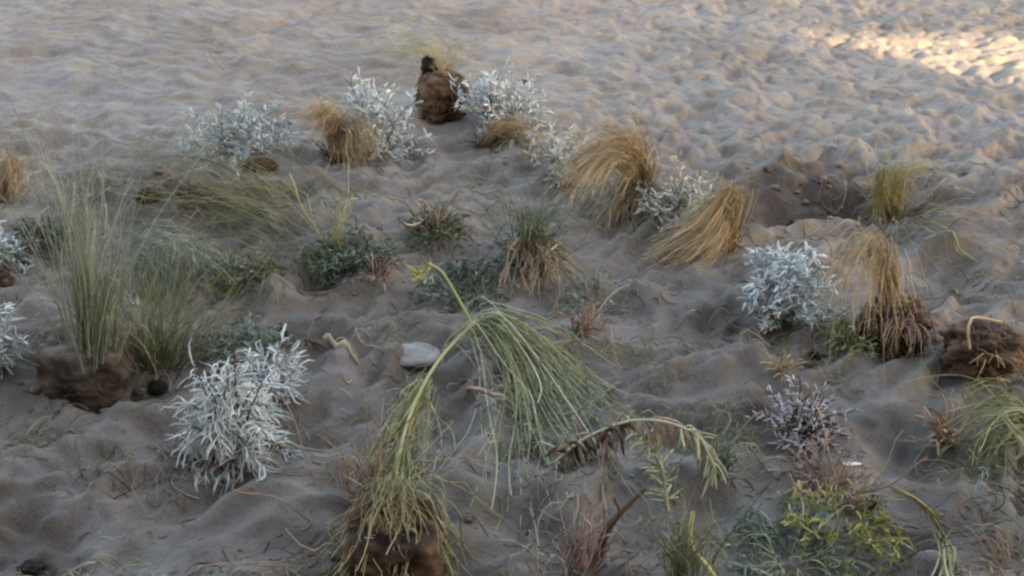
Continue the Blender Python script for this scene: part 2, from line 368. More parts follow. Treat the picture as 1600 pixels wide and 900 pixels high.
# ---------------------------------------------------------------- plant builders
def silver_bush(label, px, py, w, h, mat='silver', n=46, per=13, droop=.10, leaf=.028, lr=.0042, tilt=70, tint=.62, dead=0, az=(0,360), name='silver_bush', ld=.04):
    n = int(n*1.35); per = int(per*1.7); lr *= .80; s = ppm(py); base = G(px, py); Wd = w/s; Hh = h/s*1.02
    r_ = root(name, label, 'silver bush', base, 'silver leaved bushes planted in the sand')
    st = Geo(); C = spray(st, base-np.array([0,0,.01]), n, max(Wd*.55, Hh)*1.0, (4, tilt), az, droop, .0028, .0013, .03, (.35,.15), .1, 1, 9, .14, 4)
    c = C-base; zs = max(np.percentile(c[...,2], 98), 1e-3); xs = max(np.percentile(np.abs(c[...,0]), 96), 1e-3)
    c2 = c.copy(); c2[...,2] *= (Hh*.92)/zs; c2[...,0] *= (Wd*.47)/xs; c2[...,1] *= min((Wd*.40)/xs, 1.6)
    C = base+c2; C[...,2] = np.maximum(C[...,2], H(C[...,0], C[...,1])+.004)
    st = Geo(); st.tubes(C, np.linspace(.0030,.0014,9)[None], .3+.12*rng.normal(size=(n,1)), 1, 4)
    st.obj('stems', M['brown' if dead else 'mauve'], r_, base)
    lf = Geo(); leaflets(lf, C, per, leaf, lr, (tint,.25), .15, .5, .35-ld, ld, .32)
    lf.obj('leaves', M[mat], r_, base)
    if dead:
        dg = Geo(); spray(dg, base, dead, Wd*.5, (60, 95), (0,360), .2, .0022, .001, .05, (.6,.2), .2, .5, 7, .2)
        dg.obj('dead_leaves', M['pink'], r_, base)
    return r_, base
def lump(g, c, rx, ry, rz, seed, rough=.18, boxy=0.0, tint=.5, nu=84, nv=52, freq=3):
    u = np.linspace(0, 2*np.pi, nu, endpoint=False); v = np.linspace(0, np.pi, nv)
    U, Vv = np.meshgrid(u, v); x = np.sin(Vv)*np.cos(U); y = np.sin(Vv)*np.sin(U); z = np.cos(Vv)
    if boxy:
        m = (np.abs(x)**(2+boxy)+np.abs(y)**(2+boxy)+np.abs(z)**(3+boxy*2))**(1/(2.5+boxy)); x, y, z = x/m, y/m, z/m
    def n3(f, s_): return (noise(x*f+s_, y*f+z*f*.6, s_)+noise(y*f+5+x*f*.5, z*f+s_, s_+7)+noise(z*f+s_*.3, x*f-y*f*.5, s_+13))*.6
    q = n3(freq*.7, seed)+.5*n3(freq*2, seed+1)+.35*n3(freq*4.3, seed+2)+.22*n3(freq*9, seed+3)
    d = 1+rough*q
    pts = np.stack([c[0]+x*d*rx, c[1]+y*d*ry, c[2]+z*d*rz], -1).reshape(-1,3)
    i = np.arange(nu*nv).reshape(nv, nu); j = np.roll(i, -1, 1)
    g.add(pts, np.stack([i[:-1], i[1:], j[1:], j[:-1]], -1).reshape(-1,4), np.clip(tint+.5*q.reshape(-1), 0, 1))
    return pts
def root_ball(parent, c, rx, ry, rz, seed, mat='peat', boxy=.0, rough=.16, roots=90, tint=.42, rmat='tan', name='root_ball', rlen=.5):
    g = Geo(); pts = lump(g, c, rx, ry, rz, seed, rough, boxy, tint)
    o = g.obj(name, M[mat], parent, None if parent is None else np.array(parent.location))
    if roots:
        f = Geo(); ids = rng.integers(0, len(pts), roots); nr = pts[ids]-c; C = []
        ang = rng.random(roots)*6.28
        for a, p in enumerate(pts[ids]):
            t = np.cross(nr[a], [math.cos(ang[a]), math.sin(ang[a]), .4]); t /= np.linalg.norm(t)+1e-9
            s_ = np.linspace(-.5, .5, 7)[:,None]*rlen*rx
            q = c+(nr[a]+t*s_*2); q = c+(q-c)/np.linalg.norm((q-c)/[rx,ry,rz],axis=1,keepdims=True)*(1.02+.05*rng.random((7,1)))
            C.append(q)
        f.tubes(np.array(C), .0011*(.6+.8*rng.random((roots,1))), .35+.25*rng.normal(size=(roots,1)), 1, 3)
        kf = roots; idk = rng.integers(0, len(pts), kf); dr = (pts[idk]-c); dr /= np.linalg.norm(dr,axis=1,keepdims=True); qf = [pts[idk]]
        for _ in range(4):
            dr = dr+rng.normal(size=dr.shape)*.45+np.array([0,0,-.15]); dr /= np.linalg.norm(dr,axis=1,keepdims=True); qf.append(qf[-1]+dr*.007)
        f.tubes(np.stack(qf,1), .0009, .3+.25*rng.normal(size=(kf,1)), 1, 3)
        f.obj('roots', M[rmat], o if parent is not None else o, None if parent is None else np.array(parent.location))
        if parent is None: pass
    return o

# ================================================================ the building added out of view to shade the plot and shape the sun patch
def box(g, x0, x1, y0, y1, z0, z1, t=.5):
    v = np.array([[x,y,z] for z in (z0,z1) for x,y in ((x0,y0),(x1,y0),(x1,y1),(x0,y1))], float)
    q = np.array([[3,2,1,0],[4,5,6,7],[0,1,5,4],[1,2,6,5],[2,3,7,6],[3,0,4,7]]); g.add(v, q, np.full(8, t))
YB = -3.0; DX = 0.61/0.79
def back(px, py):                         # where the sun ray that lands at that pixel crosses the wall plane
    p = P0(px, py); t = (p[1]-YB); return p[0]+DX*t, t/0.79*math.tan(SUN_EL)
jx = back(1205, 36)[0]; lz = back(1400, 4)[1]  # opening edges set so sun through the added gap makes the lit strip
M['render'] = ramp_mat('brown_occluder_render', [(.10,.075,.06),(.13,.10,.08),(.15,.115,.095),(.17,.13,.11)], .9, .5, 3, 0, .2)  # kept dark to bounce little light onto the plot
M['slate'] = ramp_mat('dark_frame', [(.04,.04,.045)]*4, .5)
M['glass'] = ramp_mat('dark_glass', [(.02,.025,.03)]*4, .08)
bd = root('occluder', 'unseen brown rendered building with a wide open gateway at its right end', 'occluder', (0, YB, 0))
g = Geo(); box(g, -16, jx, YB-.6, YB, -.4, 9.2); box(g, jx, jx+6.5, YB-.6, YB, lz, 9.2); box(g, jx+6.5, jx+12, YB-.6, YB, -.4, 9.2)
g.obj('occluder_wall', M['render'], bd, (0, YB, 0), False)
g = Geo(); box(g, -16.1, jx+12.1, YB-.7, YB+.12, 9.203, 9.4); g.obj('occluder_coping', M['slate'], bd, (0, YB, 0), False)
for wx in (-10.5, -6.5, -2.5, 1.5):
    for wz in (1.4, 5.2):
        f = Geo(); box(f, wx-.6, wx+.6, YB+.003, YB+.06, wz, wz+1.5); fo = f.obj('occluder_window', M['slate'], bd, (0, YB, 0), False)
        f = Geo(); box(f, wx-.52, wx+.52, YB+.063, YB+.07, wz+.08, wz+1.42); f.obj('occluder_pane', M['glass'], fo, (0, YB, 0), False)

# ================================================================ silver bushes
silver_bush('pale blue-green silver bush standing apart at far left, low and wide', 372, 245, 150, 78, 'silverblue', 46, 12, .12, .034, .0042, 75, .5)
b_s, b = silver_bush('white silver bush touching the left side of the upright brown root ball', 592, 234, 104, 100, 'silver', 50, 13, .10, .036, .0046, 72, .62)
silver_bush('white silver bush with upright tips right of the upright brown root ball', 778, 196, 112, 80, 'silver', 50, 12, .06, .036, .0044, 62, .62)
silver_bush('narrow cream-white bush with one tall pale spike, left of the arching tan tuft', 878, 288, 84, 84, 'silverwarm', 30, 10, .10, .034, .0042, 50, .6)
silver_bush('off-white bush wedged between the two largest tan grass tufts', 1055, 362, 100, 88, 'silverwarm', 42, 12, .10, .032, .0044, 62, .5)
silver_bush('bright bluish white bush beside the brown root ball with dry hair, right of centre', 1222, 496, 104, 104, 'silverblue', 54, 13, .10, .034, .0048, 58, .68)
silver_bush('large cream-white drooping bush in the left foreground, brown at its foot', 366, 704, 104, 132, 'silver', 64, 14, .34, .055, .0027, 66, .60, 50, ld=.30)
silver_bush('small pale bush cut by the left edge beside a dark low shrub', 8, 415, 66, 56, 'silverblue', 26, 11, .15, .03, .0042, 70, .55)
silver_bush('white stalky bush cut by the left edge, level with the square root ball', -4, 582, 62, 112, 'silver', 30, 12, .30, .036, .0045, 50, .6)
silver_bush('sparse leggy grey-mauve bush, half dead, right of centre foreground', 1250, 672, 112, 80, 'mauve', 34, 7, .22, .022, .0030, 75, .72, 26)
# upper right half of the foreground bush: flat pale spray
silver_bush('pale upright spray of silver leaves just behind the large drooping bush', 440, 636, 70, 96, 'silver', 24, 9, .12, .050, .0040, 50, .62, ld=.15)

# ================================================================ dry tan grass
GT = 'dry tan grass tufts laid over by the wind'
def tan_tuft(label, base_px, fans, mat='tan', foot=None, name='dry_grass_tuft', cat='dry grass', group=GT):
    base = G(*base_px); r_ = root(name, label, cat, base, group)
    g = Geo()
    for f in fans:
        kw = dict(f[1]) if len(f) > 1 else {}
        a = dict(n=260, jit=.018, r0=.0015, r1=.0009, tint=(.55,.16), grad=.3, wav=.006); a.update(kw)
        fan(g, base, f[0], **a)
    g.obj('blades', M[mat], r_, base)
    if foot:
        g = Geo(); spray(g, base, foot, .09, (0, 70), (0,360), .25, .0022, .0012, .03, (.4,.2), .2, .6, 6, .12)
        g.obj('dead_stems', M['brown'], r_, base)
    return r_, base
tan_tuft('tan tuft arching to both sides, between the two far silver bushes', (524,250),
  [([[(522,250),(515,200,0),(490,175,-.05),(462,180,-.05)],[(524,250),(520,190,0),(505,168,0),(480,196,-.05)],[(526,250),(524,185,0),(522,170,.05),(516,210,-.05)]], dict(n=230)),
   ([[(528,250),(535,195,0),(555,185,-.05),(575,225,-.08)],[(528,250),(545,200,0),(568,200,-.05),(582,250,-.08)],[(524,252),(528,210,0),(540,220,0),(545,262,-.08)]], dict(n=220, tint=(.62,.16)))], foot=60)
tan_tuft('tan tuft bent over rightward from a dark foot below the far white bush', (760,228),
  [([[(755,228),(775,205,0),(810,205,0),(850,245,-.06)],[(758,232),(785,200,0),(825,212,0),(842,262,-.06)],[(760,225),(770,196,.03),(800,192,.05),(838,215,0)]], dict(n=300, jit=.016))], foot=70)
tan_tuft('largest golden tuft arching like a wave to the left, in the row of silver bushes', (992,325),
  [([[(1000,322),(1000,262,0),(968,218,0),(910,245,-.05),(872,290,-.1)],[(996,325),(990,255,0),(955,225,-.02),(905,275,-.08),(888,315,-.12)],[(992,328),(985,275,0),(955,245,-.05),(930,270,-.1),(912,300,-.14)]], dict(n=300, jit=.020, tint=(.6,.18))),
   ([[(1000,322),(1004,262,0),(975,222,0),(940,215,0)],[(1002,322),(1008,275,0),(992,235,0),(960,205,.04)]], dict(n=240, tint=(.35,.15))),
   ([[(985,290,0),(965,310,-.05),(945,370,-.1)],[(990,290,0),(985,320,-.06),(975,360,-.1)],[(1000,290,0),(1005,320,-.06),(1005,345,-.1)]], dict(n=150, tint=(.45,.2), short=.6))], foot=60)
tan_tuft('golden sheaf leaning right whose blades sweep down left onto the sand', (1130,392),
  [([[(1142,300,.02),(1128,312,0),(1085,360,-.05),(1005,405)],[(1144,300,.02),(1135,325,0),(1100,375,-.06),(1040,412)],[(1146,300,.02),(1140,340,0),(1125,380,-.06),(1095,412)]], dict(n=480, jit=.010, tint=(.78,.14), r0=.0013, r1=.0014, jbase=.6, short=.2)),
   ([[(1138,398),(1142,350,0),(1140,300,0),(1128,296,0)],[(1146,392),(1148,350,0),(1146,305,0),(1140,294,0)]], dict(n=150, jit=.010, tint=(.35,.2))),
   ([[(1142,300,.02),(1100,315,.02),(1060,350,0)],[(1142,300,.02),(1110,335,0),(1070,372,-.05)]], dict(n=150, jit=.010, tint=(.75,.15)))], foot=40)
tan_tuft('flattened olive-brown mat of dead grass behind the tallest grass', (300,330),
  [([[(440,392),(390,365),(320,350),(215,345)],[(430,380),(390,345),(330,318),(250,300)],[(450,345),(400,318),(320,300,0),(240,275)],[(430,350),(380,310,0),(320,290,0),(235,290)]], dict(n=230, jit=.075, jbase=.9, tint=(.72,.3), r0=.0013, wav=.04, short=.7))], mat='olive', foot=80)
tan_tuft('tan tuft cut by the left edge above the small pale bush', (8,318),
  [([[(8,318),(10,280,0),(0,255,0),(-30,270,0)],[(8,318),(15,280,0),(25,255,0),(40,300,-.05)]], dict(n=200))], foot=20)
tan_tuft('faint wisp of pale grass on bare sand behind the upright root ball', (690,118),
  [([[(700,112),(680,80,0),(640,66,0),(590,88,0)],[(690,115),(670,90,0),(630,80,0),(600,112)],[(705,112),(720,85,0),(745,90,0),(752,112)]], dict(n=110, tint=(.75,.12), jit=.05, r0=.0011, wav=.02))], mat='straw')
tan_tuft('straw and green plant with yellow tips beside the dark hollow at right', (1400,345),
  [([[(1395,345),(1380,300,0),(1375,275,0),(1360,300,-.03)],[(1400,345),(1395,290,0),(1410,262,0),(1440,258,0)],[(1400,345),(1402,285,0),(1425,262,0),(1458,285,0)]], dict(n=170, tint=(.6,.18))),
   ([[(1372,270,0),(1366,310,-.02),(1362,345)],[(1385,262,0),(1382,320,-.02),(1384,358)]], dict(n=70, tint=(.45,.2))),
   ([[(1395,345),(1440,330,0),(1480,300,0),(1520,312)],[(1395,345),(1440,360),(1490,378),(1520,405)]], dict(n=26, tint=(.8,.1), jit=.03))], mat='straw', foot=60)

# hair-like dead plant on a root ball at right
b = G(1392,535); r_ = root('dead_grass_plant', 'brown root ball with a mop of limp dry hair, right of the bluish bush', 'dead plant', b)
root_ball(r_, b+np.array([0,0,.055]), .080, .075, .068, 41, 'peat', .6, .18, 130, .35)
g = Geo(); fan(g, b, [[(1385,480,0),(1370,430,0),(1345,380,0),(1300,440,-.05),(1290,490,-.08)],[(1388,478,0),(1380,420,0),(1365,372,0),(1330,430,-.06),(1320,495,-.1)],[(1390,478,0),(1395,430,0),(1372,385,0),(1372,450,-.06),(1362,505,-.1)],[(1392,478,0),(1400,440,0),(1390,420,0),(1410,470,-.06),(1415,520,-.1)]], 190, .022, .0013, .0008, (.62,.18), .2, wav=.01)
g.obj('blades', M['tan'], r_, b)
g = Geo(); spray(g, b+np.array([.01,-.02,.10]), 60, .10, (20,110), (230,310), .8, .002, .0012, .05, (.45,.25), .2, .8, 7, .1)
g.obj('dead_stems', M['pink'], r_, b)

# upright root ball, far
b = G(690,186); r_ = root('overturned_plant', 'upright brown root ball with a dark pointed tip between two white bushes', 'root ball', b)
ht = 92/ppm(186)
root_ball(r_, b+np.array([.005,-.03,ht*.42]), .102, .09, ht*.42, 43, 'peat', .3, .14, 130, .5)
g = Geo(); lump(g, b+np.array([-.042,0,ht*.86]), .03, .03, .048, 12, .3, 0, .2, 36, 24); g.obj('stem_stub', M['dark'], r_, b)
g = Geo(); spray(g, b+np.array([0,0,ht*.8]), 26, .10, (0,60), (0,360), .1, .0014, .0007, .04, (.6,.2), .2, .8, 6, .15); g.obj('dead_stems', M['straw'], r_, b)

# lone root ball at right edge
b = G(1535,582); r_ = root('fallen_root_ball', 'dark brown root ball lying on its side near the right edge with a bent straw', 'root ball', b)
root_ball(r_, b+np.array([0,.02,.052]), .090, .075, .058, 47, 'peat', .3, .2, 90, .40, 'brown')
g = Geo(); g.tubes(np.array([resample([W(b,(1515,545,-.09)),W(b,(1513,515,-.09)),W(b,(1522,496,-.06)),W(b,(1565,503,-.02))],10)]), .0032, .65, 1, 5)
spray(g, b+np.array([-.03,-.05,.10]), 7, .05, (60,130), (200,340), .3, .0018, .001, .04, (.5,.2), .1, .8, 6, .15); g.obj('dead_stems', M['tan'], r_, b)

# ================================================================ tall green grass on its pot-shaped root ball
b = G(142,632); r_ = root('tall_grass', 'tallest grey-green grass, rising from a square pot-shaped clod at left', 'grass', b)
root_ball(r_, b+np.array([0,.04,.066]), .100, .085, .080, 53, 'clod', 6.0, .045, 40, .45, 'brown')
g = Geo(); fan(g, b, [[(135,545,0),(120,460,.02),(105,330,.03),(85,250,.05)],[(140,545,0),(135,420,.02),(122,290,.02),(112,215,.04)],[(148,545,0),(145,430,.02),(130,280,.02),(128,188,.04)],[(152,545,0),(155,430,.02),(160,320,.02),(165,240,.04)],[(165,545,0),(175,440,.02),(190,350,.02),(222,300,0)]], 56, .046, .0019, .0009, (.88,.2), .35, .4, 12, .25, .006)
fan(g, b, [[(150,545,0),(150,420,.02),(160,330,.0),(195,290,-.05),(200,345,-.1)],[(130,545,0),(120,420,.02),(95,330,.0),(68,310,-.05),(52,360,-.1)]], 60, .03, .0018, .0008, (.6,.18), .3, .4, 12, .3, .006)
g.obj('blades', M['grey'], r_, b)
g = Geo(); fan(g, b, [[(120,548,0),(125,500,0),(130,400,0)],[(150,548,0),(152,500,0),(158,400,0)],[(175,548,0),(172,500,0),(180,430,0)]], 70, .02, .0016, .0009, (.55,.2), .2, .5, 8, .4, .004)
g.obj('dead_stems', M['olive'], r_, b)

GL = 'green plants growing in the planted sand'
def herb(label, base_px, fans=(), sprays=(), name='green_plant', cat='plant', leaf=None, group=GL, mat='green'):
    base = G(*base_px); r_ = root(name, label, cat, base, group); by = {}
    for f in fans:
        kw = dict(n=60, jit=.02, r0=.002, r1=.001, tint=(.5,.2), grad=.25, wav=.006); kw.update(f[1]); mt = kw.pop('mat', mat); pn = kw.pop('part', 'blades'); lk = kw.pop('lv', None)
        g = by.setdefault((pn, mt), Geo()); C = fan(g, base, f[0], **kw)
        if lk: leaflets(by.setdefault(('leaves', lk.get('mat', mt)), Geo()), C, lk['per'], lk['L']*.72, lk['r']*.62, lk.get('tint', (.5,.22)), lk.get('start', .2), .3, lk.get('up', .2), lk.get('droop', .05))
    for f in sprays:
        kw = dict(n=60, L=.12, tilt=(10,80), rad=.03, tint=(.5,.22)); kw.update(f); kw['L'] *= .66; kw['rad'] *= .62; kw['n'] = int(kw['n']*1.2); kw.setdefault('r0', .0017); kw['r0'] *= .8; mt = kw.pop('mat', mat); pn = kw.pop('part', 'stems'); lk = kw.pop('lv', None); off = kw.pop('off', (0,0))
        q = base + np.array([off[0], off[1], 0]); q[2] = H(q[0], q[1])
        g = by.setdefault((pn, mt), Geo()); C = spray(g, q, **kw)
        if lk: leaflets(by.setdefault(('leaves', lk.get('mat', mt)), Geo()), C, lk['per'], lk['L']*.72, lk['r']*.62, lk.get('tint', (.5,.22)), lk.get('start', .2), .3, lk.get('up', .2), lk.get('droop', .05))
    for (pn, mt), g in by.items(): g.obj(pn, M[mt], r_, base)
    return r_, base
herb('dark olive upright tuft just right of the pot-shaped clod', (238,592),
  [([[(215,590),(205,520,0),(190,450,0)],[(235,590),(232,500,0),(225,440,0)],[(250,590),(262,500,0),(268,445,0)],[(265,590),(290,530,0),(308,480,0)]], dict(n=150, mat='olive', jit=.04, jbase=.35, tint=(.55,.25))),
   ([[(220,590),(210,500,0),(205,455,0)],[(250,590),(250,500,0),(262,455,0)]], dict(n=45, mat='green', jit=.04, tint=(.7,.2)))], name='grass_tuft', cat='grass')
herb('pale blue-green grass with thin stems arching in loops right of the tallest grass', (255,462),
  [([[(205,470),(205,400,0),(225,362,0),(275,372,-.03),(320,420)],[(225,465),(225,410,0),(250,375,0),(290,392,-.03),(300,450)],[(250,465),(240,400,0),(215,390,0),(205,450)],[(280,460),(300,400,0),(330,395,0),(345,440)]], dict(n=120, mat='teal', tint=(.75,.2), jit=.03, r0=.0018)),
   ([[(205,475),(208,430,0),(205,385,0)],[(218,475),(216,440,0),(212,400,0)]], dict(n=14, mat='silver', part='pale_stems', tint=(.6,.1), r0=.0028, r1=.0018, jit=.01))], name='grass_tuft', cat='grass')
herb('low olive creeping mound with a dark foot right of the loop-stemmed grass', (385,432),
  sprays=[dict(n=110, L=.20, tilt=(50,88), mat='olive', tint=(.5,.25), droop=.2, lv=dict(per=3, L=.03, r=.004)), dict(n=40, L=.12, tilt=(30,85), off=(-.09,.02), mat='teal', lv=dict(per=5, L=.03, r=.005, tint=(.6,.2)))])
herb('compact dark green bush with dry yellow seed stalk on its left shoulder', (560,408),
  [([[(515,400),(515,350,0),(512,305,0)],[(525,400),(528,350,0),(530,312,0)]], dict(n=22, mat='straw', part='seed_stalks', r0=.0026, r1=.0022, jit=.02, tint=(.75,.2)))],
  [dict(n=130, L=.15, tilt=(10,85), rad=.09, mat='teal', droop=.15, tint=(.35,.2), lv=dict(per=7, L=.028, r=.0042, tint=(.42,.24))),
   dict(n=60, L=.13, tilt=(40,88), rad=.05, off=(-.08,0), mat='green', lv=dict(per=6, L=.03, r=.004))])
herb('small plant with broad rusty leaves standing over a green foot, upper centre', (682,378),
  [([[(665,372),(658,345,0),(645,335,-.03)],[(682,375),(684,345,0),(678,312,0)],[(690,372),(700,345,0),(715,350,-.03)]], dict(n=26, mat='pink', part='dry_leaves', r0=.003, r1=.007, flat=.15, jit=.02, tint=(.65,.15)))],
  [dict(n=70, L=.10, tilt=(20,88), rad=.05, mat='olive', lv=dict(per=4, L=.03, r=.005)), dict(n=30, L=.13, tilt=(60,88), rad=.08, mat='green', lv=dict(per=5, L=.03, r=.005, tint=(.4,.2)))])
herb('strappy green plant with pinkish leaves hanging down in front, centre', (828,425),
  [([[(820,420),(800,350,0),(780,345,0),(768,395,-.04)],[(825,420),(818,345,0),(800,330,0),(790,370,-.03)],[(830,420),(835,345,0),(850,335,0),(868,370,-.03)],[(835,420),(855,370,0),(880,372,0),(892,410,-.04)]], dict(n=110, mat='green', r0=.0028, r1=.0016, flat=.25, jit=.03, tint=(.62,.25))),
   ([[(815,372,0),(795,390,-.05),(788,425,-.1),(803,462,-.12)],[(825,370,0),(818,400,-.06),(816,450,-.12)],[(840,372,0),(848,400,-.05),(850,445,-.12)],[(845,372,0),(868,390,-.05),(872,425,-.1)]], dict(n=40, mat='pink', part='dry_leaves', r0=.004, r1=.0035, flat=.22, jit=.02, tint=(.75,.2))),
   ([[(830,372,0),(835,400,-.04),(838,435,-.1)],[(850,375,0),(856,400,-.04),(858,440,-.08)]], dict(n=40, mat='straw', part='pale_leaves', r0=.004, r1=.003, flat=.2, jit=.02, tint=(.6,.2)))],
  [dict(n=80, L=.12, tilt=(15,85), rad=.08, mat='teal', off=(0,.05), lv=dict(per=5, L=.035, r=.005, tint=(.5,.25)))])
herb('flat dark green patch of foliage behind the yellow flower stalk', (725,462),
  sprays=[dict(n=110, L=.16, tilt=(40,88), rad=.09, mat='teal', droop=.2, tint=(.4,.2), lv=dict(per=6, L=.028, r=.0042, tint=(.4,.25))), dict(n=40, L=.14, tilt=(20,70), rad=.08, mat='grey', tint=(.6,.2))])
herb('small sprig of looping green stems right of the strappy plant', (925,472),
  sprays=[dict(n=34, L=.15, tilt=(5,60), rad=.06, mat='grey', droop=.5, r0=.0022, r1=.0016, tint=(.6,.2), lv=dict(per=3, L=.025, r=.004, mat='teal'))])
herb('dry pink three-pronged sprig lying on bare sand above the weeping shrub', (903,528),
  [([[(905,528),(895,495,0),(885,470,0)],[(905,528),(905,490,0),(912,460,0)],[(905,528),(920,500,0),(928,485,0)],[(905,525),(885,520,-.02),(868,530,-.03)]], dict(n=34, mat='pink', part='dry_stems', r0=.003, r1=.0022, jit=.015, tint=(.65,.2), lv=dict(per=2, L=.02, r=.005)))], name='dry_sprig', cat='dry sprig', group=None)
herb('low blue-green leafy patch hidden behind the large drooping bush', (378,560),
  sprays=[dict(n=110, L=.13, tilt=(20,85), rad=.11, mat='teal', tint=(.5,.25), lv=dict(per=6, L=.03, r=.0045, tint=(.55,.25)))])
herb('dark dense low shrub at the left edge beside the small pale bush', (72,402),
  sprays=[dict(n=100, L=.12, tilt=(10,85), rad=.08, mat='brown', tint=(.2,.15), lv=dict(per=5, L=.025, r=.004, mat='teal', tint=(.1,.12)))], name='dark_shrub', cat='shrub')
herb('low olive and grey blades trailing on sand left of centre, behind the dark pebble', (350,480),
  sprays=[dict(n=60, L=.22, tilt=(60,90), rad=.10, mat='grey', droop=.2, tint=(.4,.2))])

# ---- weeping shrub, traced stems
b = G(745,540); r_ = root('weeping_shrub', 'largest plant, pale green broom-like stems fanning down to the right from centre', 'shrub', b)
g = Geo(); fan(g, b, [[(742,520,0),(770,492,0),(850,530,-.05),(930,590,-.12),(985,640,-.18)],[(745,520,0),(775,497,0),(845,550,-.08),(915,620,-.16),(958,665,-.22)],[(745,525,0),(775,505,0),(830,570,-.1),(885,640,-.2),(915,690,-.26)],[(745,525,0),(765,510,0),(815,570,-.1),(850,640,-.2),(870,740,-.34)],[(745,525,0),(760,510,0),(798,570,-.12),(815,680,-.25),(835,850,-.48)],[(745,525,0),(757,515,0),(790,600,-.14),(800,690,-.28),(788,790,-.42)]], 62, .034, .0021, .0012, (.62,.25), .25, .7, 14, .55, .014, .35)
g.obj('stems', M['pale'], r_, b)
g = Geo(); C = fan(g, b, [[(742,520,0),(770,492,0),(850,530,-.05),(930,590,-.12),(975,640,-.18)],[(745,525,0),(775,505,0),(830,570,-.1),(885,640,-.2),(915,690,-.26)],[(745,525,0),(760,510,0),(798,570,-.12),(815,680,-.25),(835,850,-.48)]], 34, .024, .0028, .0016, (.62,.15), .1, .9, 12, .2, .008, .3)
leaflets(g, C, 12, .040, .0012, (.65,.2), .3, .6, -.2, .12); g.obj('pale_branches', M['lime'], r_, b)
g = Geo(); q = G(880,665)
spray(g, q, 90, .14, (20,85), (0,360), .2, .0018, .001, .10, (.5,.2), .2, .7, 7, .15); g.obj('foliage', M['teal'], r_, b)

b = G(616,850); r_ = root('willowy_shrub', 'long yellow-green branches arching down left to a brown shaggy root ball, bottom centre', 'shrub', b)
root_ball(r_, G(616,900)+np.array([0,.05,.005]), .094, .085, .085, 61, 'peat', 1.6, .12, 160, .3, 'tan')
g = Geo()
main = [[(668,412,.05),(690,425,.05),(712,460,.03),(740,510,.0)],[(745,500,0),(700,545,-.10),(668,590,-.25),(640,650,-.4),(622,720,-.55),(612,800,-.62)],[(668,590,-.25),(675,640,-.30),(705,672,-.33),(712,705,-.36)],[(668,590,-.25),(640,640,-.38),(600,700,-.45),(590,760,-.5)],[(745,500,0),(700,530,-.05),(690,570,-.1)]]
bb = G(745,540)
for i_, (p_, r0_, r1_) in enumerate(zip(main, (.004,.0044,.0026,.003,.0026), (.005,.0034,.0016,.002,.0015))):
    g.tubes(np.array([resample([W(bb, s) for s in p_], 16)]), np.linspace(r0_, r1_, 16)[None], .62, 1, 6)
g.obj('branches', M['lime'], r_, b)
g = Geo()
C = fan(g, bb, [[(668,600,-.25),(610,670,-.4),(590,720,-.5),(575,800,-.6)],[(664,600,-.26),(625,680,-.42),(610,760,-.52),(600,850,-.62)],[(660,605,-.27),(635,690,-.42),(630,770,-.52),(632,860,-.62)],[(656,615,-.28),(650,690,-.42),(640,760,-.52),(650,840,-.6)]], 80, .028, .0017, .001, (.55,.25), .15, .7, 14, .25, .01, .5)
leaflets(g, C, 3, .03, .0016, (.55,.22), .2, .6, -.2, .12)
g.obj('twigs', M['lime'], r_, b)
g = Geo(); fan(g, b, [[(590,770,.05),(566,810,-.03),(545,905,-.1)],[(605,760,.05),(596,810,-.03),(585,905,-.1)],[(620,760,.05),(626,815,-.03),(628,910,-.1)],[(635,770,.05),(664,810,-.03),(692,890,-.1)]], 190, .024, .0018, .0012, (.5,.22), .1, .7, 9, .4, .01, .4)
g.obj('hanging_roots', M['straw'], r_, b)
g = Geo(); cpt = W(bb, (668,418,.05)); spray(g, cpt-np.array([.0,0,.02]), 46, .042, (0,120), (90,300), .3, .0016, .0022, .022, (.55,.25), .2, .5, 5, .3); g.obj('flower', M['yellow'], r_, b)
g = Geo(); fan(g, b, [[(560,780),(575,700,0),(592,640,0)],[(600,790),(600,710,0),(615,640,0)]], 50, .035, .0018, .001, (.45,.2), .2, .6, 8, .5, .01, .5); g.obj('dead_twigs', M['pink'], r_, b)

# ---- arching dry branch, bottom centre right
b = G(1065,790); r_ = root('arching_plant', 'pale arched stem with brown withered leaves hanging under it, right of the weeping shrub', 'dying plant', b)
g = Geo(); arc = np.array([resample([W(b,(868,722,.1)),W(b,(915,685,.1)),W(b,(985,658,.08)),W(b,(1050,662,.05)),(W(b,(1100,690,.03))),W(b,(1118,735,0))],18)])
g.tubes(arc, np.linspace(.0036,.0022,18)[None]*(1+.2*rng.random(18))[None], .95, 1, 6)
arc2 = np.array([resample([W(b,(1045,800,0)),W(b,(1035,740,.03)),W(b,(1010,690,.06)),W(b,(985,660,.08))],14)]); g.tubes(arc2, .003, .55, 1, 5); g.obj('stem', M['straw'], r_, b)
g = Geo(); leaflets(g, arc[:, :16], 150, .075, .0018, (.75,.25), .0, .35, -.9, .35, .2); g.obj('withered_leaves', M['pink'], r_, b)
g = Geo(); leaflets(g, arc[:, :9], 50, .055, .006, (.35,.2), .0, .35, -.8, .35, .15); g.obj('dead_leaves', M['brown'], r_, b)
g = Geo(); leaflets(g, arc[:, 12:], 60, .055, .0024, (.6,.22), .0, .4, -.3, .3, .12); leaflets(g, arc2, 90, .05, .0028, (.6,.22), .1, .4, -.1, .15, .15); g.obj('leaves', M['pale'], r_, b)
herb('green blades tipping over at the right end of the arched stem', (1110,745),
  [([[(1095,740),(1105,690,0),(1120,675,0)],[(1115,742),(1125,700,0),(1140,690,0)],[(1125,742),(1145,715,0),(1160,735)]], dict(n=44, mat='green', jit=.015, r0=.0028, r1=.0014, tint=(.65,.2), flat=.3))], name='grass_tuft', cat='grass')

